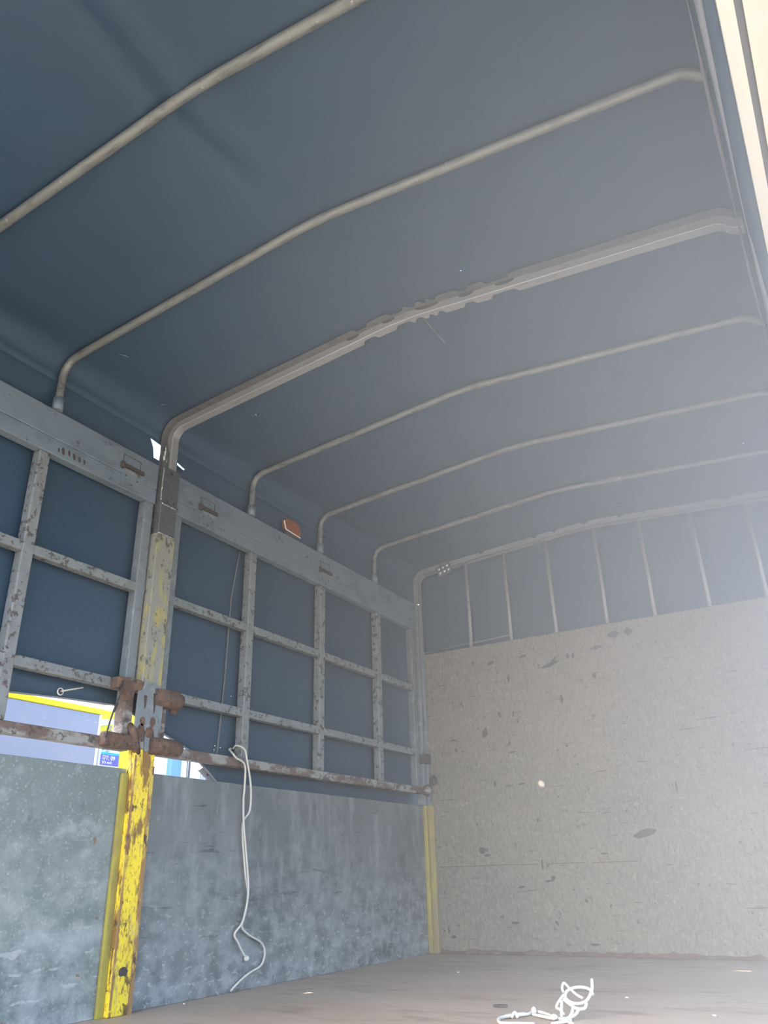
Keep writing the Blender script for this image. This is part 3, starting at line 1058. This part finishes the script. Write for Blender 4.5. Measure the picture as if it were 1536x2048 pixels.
# hanging white cord
hc = MB()
A_ = [(-0.044, 2.545, 0.852), (-0.02, 2.535, 0.86), (0.012, 2.545, 0.845), (0.018, 2.556, 0.812), (0.016, 2.592, 0.709), (0.016, 2.593, 0.616), (0.014, 2.557, 0.559), (0.013, 2.584, 0.40),
      (0.013, 2.608, 0.314), (0.013, 2.590, 0.238), (0.016, 2.578, 0.206), (0.014, 2.624, 0.178), (0.012, 2.70, 0.148), (0.012, 2.724, 0.113), (0.012, 2.705, 0.073), (0.012, 2.641, 0.055), (0.012, 2.591, 0.036), (0.012, 2.536, 0.008)]
B_ = [(-0.044, 2.53, 0.85), (-0.03, 2.505, 0.842), (0.01, 2.482, 0.82), (0.016, 2.496, 0.805), (0.016, 2.55, 0.782), (0.010, 2.562, 0.70), (0.010, 2.559, 0.651), (0.024, 2.551, 0.559), (0.022, 2.573, 0.47), (0.022, 2.598, 0.331),
      (0.022, 2.576, 0.231), (0.012, 2.543, 0.187), (0.014, 2.562, 0.158), (0.013, 2.584, 0.132), (0.013, 2.612, 0.104)]
hc.tube(smooth_path(A_, 8), 0.0040, 8)
hc.tube(smooth_path(B_, 8), 0.0040, 8)
hc.ball((0.013, 2.615, 0.102), 0.011, jag=0.08)
o = hc.build('cord', M['cord'])
tag(o, 'white cord looped over the front gate bottom rail and hanging in two strands', 'cord')

# tangled white cord on the floor
tc = MB()


def strand(pts, r=0.0042, k=0.6):
    out = []
    for i, (x, y, z) in enumerate(pts):
        dy = (z - 0.045) * k
        out.append((x, y + dy, max(z, 0.0043)))
    tc.tube(smooth_path(out, 6), r, 8)


strand([(1.364, 2.43, 0.093), (1.366, 2.43, 0.072), (1.358, 2.43, 0.052), (1.343, 2.43, 0.04), (1.315, 2.43, 0.038), (1.294, 2.43, 0.047), (1.293, 2.43, 0.061), (1.308, 2.43, 0.07), (1.334, 2.43, 0.074), (1.358, 2.43, 0.07), (1.37, 2.43, 0.058)])
strand([(1.287, 2.43, 0.06), (1.281, 2.43, 0.069), (1.285, 2.43, 0.082), (1.303, 2.43, 0.07), (1.323, 2.43, 0.057), (1.341, 2.43, 0.05)], 0.0036)
strand([(1.352, 2.43, 0.04), (1.347, 2.43, 0.028), (1.325, 2.43, 0.027), (1.304, 2.43, 0.036), (1.286, 2.43, 0.046)])
strand([(1.287, 2.43, 0.056), (1.273, 2.43, 0.039), (1.268, 2.43, 0.027), (1.277, 2.43, 0.023), (1.292, 2.43, 0.012)], 0.0036)
strand([(1.282, 2.43, 0.042), (1.283, 2.43, 0.023), (1.288, 2.42, 0.006)])
strand([(1.314, 2.43, 0.034), (1.314, 2.43, 0.02), (1.305, 2.43, 0.006), (1.291, 2.42, 0.0045)])
strand([(1.333, 2.43, 0.028), (1.323, 2.43, 0.014), (1.308, 2.40, 0.006), (1.310, 2.365, 0.0045)])
strand([(1.159, 2.36, 0.006), (1.169, 2.36, 0.018), (1.177, 2.36, 0.006)], k=0)
strand([(1.345, 2.317, 0.006), (1.308, 2.365, 0.006), (1.269, 2.40, 0.006), (1.214, 2.451, 0.008), (1.179, 2.466, 0.007), (1.181, 2.43, 0.006), (1.158, 2.394, 0.006), (1.133, 2.35, 0.006), (1.143, 2.303, 0.006), (1.172, 2.264, 0.006), (1.22, 2.275, 0.006), (1.254, 2.283, 0.006)], k=0)
strand([(1.195, 2.426, 0.006), (1.226, 2.402, 0.007), (1.274, 2.377, 0.006)], k=0)
strand([(1.323, 2.37, 0.006), (1.318, 2.344, 0.006), (1.302, 2.322, 0.006), (1.296, 2.299, 0.006)], k=0)
strand([(1.17, 2.43, 0.006), (1.15, 2.405, 0.006), (1.135, 2.372, 0.006)], k=0)
tc.ball((1.190, 2.448, 0.011), 0.010, 0.8, 0.8, 1.1, jag=0.1)
tc.ball((1.274, 2.377, 0.010), 0.009, 1.1, 0.8, 0.9, jag=0.1)
tc.ball((1.165, 2.372, 0.012), 0.007, jag=0.1)
o = tc.build('cord', M['cord'])
tag(o, 'tangled white cord lying in loops on the floor', 'cord')

r_ = MB()
r_.tube([(-0.046, 2.518, 1.705), (-0.045, 2.50, 1.60), (-0.045, 2.478, 1.468), (-0.045, 2.470, 1.15), (-0.045, 2.452, 0.856), (-0.045, 2.45, 0.815)], 0.0032, 6)
o = r_.build('cord', M['grey_cord'])
tag(o, 'thin grey cord hanging straight behind the front gate, right of the yellow post', 'cord')

r_ = MB()
r_.tube(smooth_path([(0.012, 1.868, 1.015), (0.044, 1.862, 0.985), (0.043, 1.850, 0.93), (0.036, 1.836, 0.87), (0.038, 1.818, 0.80)], 6), 0.003, 6)
r_.tube([(0.0405, 1.848, 0.915), (0.038, 1.840, 0.885)], 0.0048, 6)
o = r_.build('wire', M['wire'])
tag(o, 'short black wire hooked on the rear gate latch, crossing the lit gap', 'wire')

r_ = MB()
r_.prism([(1.02, 2.552), (1.045, 2.545), (1.066, 2.556), (1.058, 2.572), (1.03, 2.568)], 'z', 0.0005, 0.007)
o = r_.build('metal_chip', M['debris'], bevel=0.002)
tag(o, 'small dark chip lying on the floor left of the tangled cord', 'debris')
for (x, y, lab) in ((0.52, 3.35, 'white crumb on the floor between the corner post and the tangled cord'), (0.05, 2.26, 'white crumb on the floor edge right of the yellow post'),
                    (1.34, 2.86, 'white crumb on the floor behind the tangled cord'), (1.645, 2.60, 'white scrap near the bottom right corner of the floor')):
    r_ = MB()
    r_.ball((x, y, 0.0025), 0.0042, 1.4, 1.0, 0.6, jag=0.2)
    o = r_.build('crumb', M['cord'])
    tag(o, lab, 'debris', 'white crumbs on the floor')

# ------------------------------------------------------------------ outside, seen through the gaps
tr = thing('truck', (-1.7, 2.0, -1.1), 'parked truck body, bluish white with a yellow top edge, beyond the rear gate', 'truck')
r_ = MB()
r_.box(-1.70, -1.60, 0.2, 3.165, 0.15, 1.257)
r_.build('side_panel', M['truck_white'], tr, bevel=0.004)
r_ = MB()
r_.box(-1.72, -1.595, 0.2, 3.182, 1.257, 1.290)
r_.build('top_edge', M['truck_yellow'], tr, bevel=0.004)
r_ = MB()
r_.box(-1.71, -1.597, 3.166, 3.182, 0.15, 1.257)
r_.build('end_pillar', M['white_board'], tr, bevel=0.003)
r_ = MB()
r_.box(-1.90, -1.72, 0.2, 3.2, -0.3, 0.15)
r_.build('chassis', M['chassis'], tr)
for yy in (0.7, 2.6):
    r_ = MB()
    r_.tube([(-1.95, yy, -0.62), (-1.70, yy, -0.62)], 0.48, 28)
    r_.build('wheel', M['chassis'], tr)


def text(parent, body, size, loc, m, name):
    """lettering facing +x, reading along +y"""
    c_ = bpy.data.curves.new(name, 'FONT')
    c_.body = body
    c_.size = size
    c_.extrude = 0.001
    c_.offset = size * 0.012
    t_ = bpy.data.objects.new(name, c_)
    COL.objects.link(t_)
    t_.matrix_world = Matrix(((0, 0, 1, loc[0]), (1, 0, 0, loc[1]), (0, 1, 0, loc[2]), (0, 0, 0, 1)))
    bpy.context.view_layer.update()
    me = bpy.data.meshes.new_from_object(t_.evaluated_get(bpy.context.evaluated_depsgraph_get()))
    mw = t_.matrix_world.copy()
    bpy.data.objects.remove(t_)
    me.transform(mw)
    me.materials.clear()
    me.materials.append(m)
    o_ = bpy.data.objects.new(name, me)
    COL.objects.link(o_)
    o_.parent = parent
    o_.matrix_parent_inverse = Matrix.Translation(parent.location).inverted()
    return o_


sg = thing('signboard', (-1.66, 3.30, 0.2), 'bright yellow signboard seen through the rear gate gap beside the latch', 'sign')
r_ = MB()
r_.box(-1.70, -1.64, 3.186, 3.60, 0.2, 1.30)
r_.build('board', M['truck_yellow'], sg, bevel=0.004)
r_ = MB()
r_.prism([(3.186, 1.20), (3.36, 1.235), (3.36, 1.262), (3.186, 1.24)], 'x', -1.642, -1.637)
r_.build('white_stripe', M['white_board'], sg)
text(sg, 'S.', 0.055, (-1.638, 3.275, 1.175), M['sign_text'], 'lettering')

ps = thing('poster', (-1.60, 3.28, 0.9), 'white notice with cyan and violet bands below the rear gate bottom rail', 'sign')
r_ = MB()
r_.box(-1.625, -1.605, 3.198, 3.345, 0.90, 1.09)
r_.build('panel', M['white_board'], ps, bevel=0.002)
r_ = MB()
r_.box(-1.606, -1.602, 3.214, 3.345, 1.043, 1.055)
r_.build('cyan_band', M['sign_cyan'], ps)
r_ = MB()
r_.box(-1.606, -1.602, 3.212, 3.345, 0.985, 1.043)
r_.build('violet_band', M['sign_violet'], ps)
r_ = MB()
r_.tube([(-1.606, 3.222, 1.071), (-1.602, 3.222, 1.071)], 0.007, 12)
r_.build('green_logo', M['sign_green'], ps)
text(ps, 'Q...', 0.026, (-1.6018, 3.240, 1.060), M['sign_text'], 'lettering')
text(ps, 'ĐT: 09', 0.033, (-1.6012, 3.222, 1.014), M['white_board'], 'lettering')
text(ps, 'SĐ: mới', 0.022, (-1.6012, 3.222, 0.992), M['white_board'], 'lettering')

bd = thing('shop_wall', (-2.65, 5.2, -1.1), 'bright white shop wall with a blue panel beyond the front gate', 'building')
r_ = MB()
r_.box(-2.75, -2.65, 4.2, 7.0, -1.1, 1.9)
r_.build('wall', M['white_board'], bd, bevel=0.004)
r_ = MB()
r_.box(-2.65, -2.60, 4.775, 4.885, -1.1, 1.8)
r_.build('blue_panel', M['blue_panel'], bd, bevel=0.003)
r_ = MB()
r_.tube([(-2.58, 4.955, -1.1), (-2.58, 4.955, 1.8)], 0.009, 8)
r_.build('pole', M['pole'], bd)
r_ = MB()
r_.tube(smooth_path([(-2.57, 4.905, 1.7), (-2.57, 4.915, 1.3), (-2.57, 4.925, 1.0), (-2.57, 4.915, 0.4)], 6), 0.004, 6)
r_.build('cable', M['wire'], bd)
for yy in (5.16, 5.19):
    r_ = MB()
    r_.box(-2.65, -2.64, yy, yy + 0.01, -1.1, 1.8)
    r_.build('rib', M['sign_text'], bd)

# ------------------------------------------------------------------ added volume for lens glare under the cover
hz = bpy.data.materials.new('glare_veil_air')
hz.use_nodes = True
hn = hz.node_tree.nodes
hn.clear()
ho = hn.new('ShaderNodeOutputMaterial')
vs_n = hn.new('ShaderNodeVolumeScatter')
vs_n.inputs['Color'].default_value = (0.96, 0.98, 1.0, 1)
vs_n.inputs['Density'].default_value = 0.05
vs_n.inputs['Anisotropy'].default_value = 0.0
hz.node_tree.links.new(vs_n.outputs[0], ho.inputs['Volume'])
hg = hn.new('ShaderNodeNewGeometry')      # glare veil shaped to be densest along the open right side
hx = hn.new('ShaderNodeSeparateXYZ')
hr = hn.new('ShaderNodeMapRange')
hr.interpolation_type = 'SMOOTHSTEP'
hr.inputs['From Min'].default_value = 1.05
hr.inputs['From Max'].default_value = 2.25
hr.inputs['To Min'].default_value = 0.0
hr.inputs['To Max'].default_value = 0.205
hz.node_tree.links.new(hg.outputs['Position'], hx.inputs[0])
hz.node_tree.links.new(hx.outputs[0], hr.inputs['Value'])
hy = hn.new('ShaderNodeMapRange')
hy.interpolation_type = 'SMOOTHSTEP'
hy.inputs['From Min'].default_value = 0.3
hy.inputs['From Max'].default_value = 1.35
hm = hn.new('ShaderNodeMath')
hm.operation = 'MULTIPLY'
hz.node_tree.links.new(hx.outputs[1], hy.inputs['Value'])
hz.node_tree.links.new(hr.outputs[0], hm.inputs[0])
hz.node_tree.links.new(hy.outputs[0], hm.inputs[1])
hzr = hn.new('ShaderNodeMapRange')     # and thicker towards the roof
hzr.inputs['From Min'].default_value = 0.2
hzr.inputs['From Max'].default_value = 1.9
hzr.inputs['To Min'].default_value = 0.42
hzr.inputs['To Max'].default_value = 1.6
hm2 = hn.new('ShaderNodeMath')
hm2.operation = 'MULTIPLY'
hz.node_tree.links.new(hx.outputs[2], hzr.inputs['Value'])
hz.node_tree.links.new(hm.outputs[0], hm2.inputs[0])
hz.node_tree.links.new(hzr.outputs[0], hm2.inputs[1])
hy2 = hn.new('ShaderNodeMapRange')     # thinning out towards the bulkhead
hy2.inputs['From Min'].default_value = 1.8
hy2.inputs['From Max'].default_value = 4.1
hy2.inputs['To Min'].default_value = 1.0
hy2.inputs['To Max'].default_value = 0.55
hm3 = hn.new('ShaderNodeMath')
hm3.operation = 'MULTIPLY'
hz.node_tree.links.new(hx.outputs[1], hy2.inputs['Value'])
hz.node_tree.links.new(hm2.outputs[0], hm3.inputs[0])
hz.node_tree.links.new(hy2.outputs[0], hm3.inputs[1])
hz.node_tree.links.new(hm3.outputs[0], vs_n.inputs['Density'])
r_ = MB()
r_.box(0.75, 2.243, 0.12, YF - 0.035, 0.012, 2.035)
o = r_.build('glare_veil', hz)
tag(o, 'thin bright veil volume added for lens glare under the cover', 'glare_veil', kind='stuff')
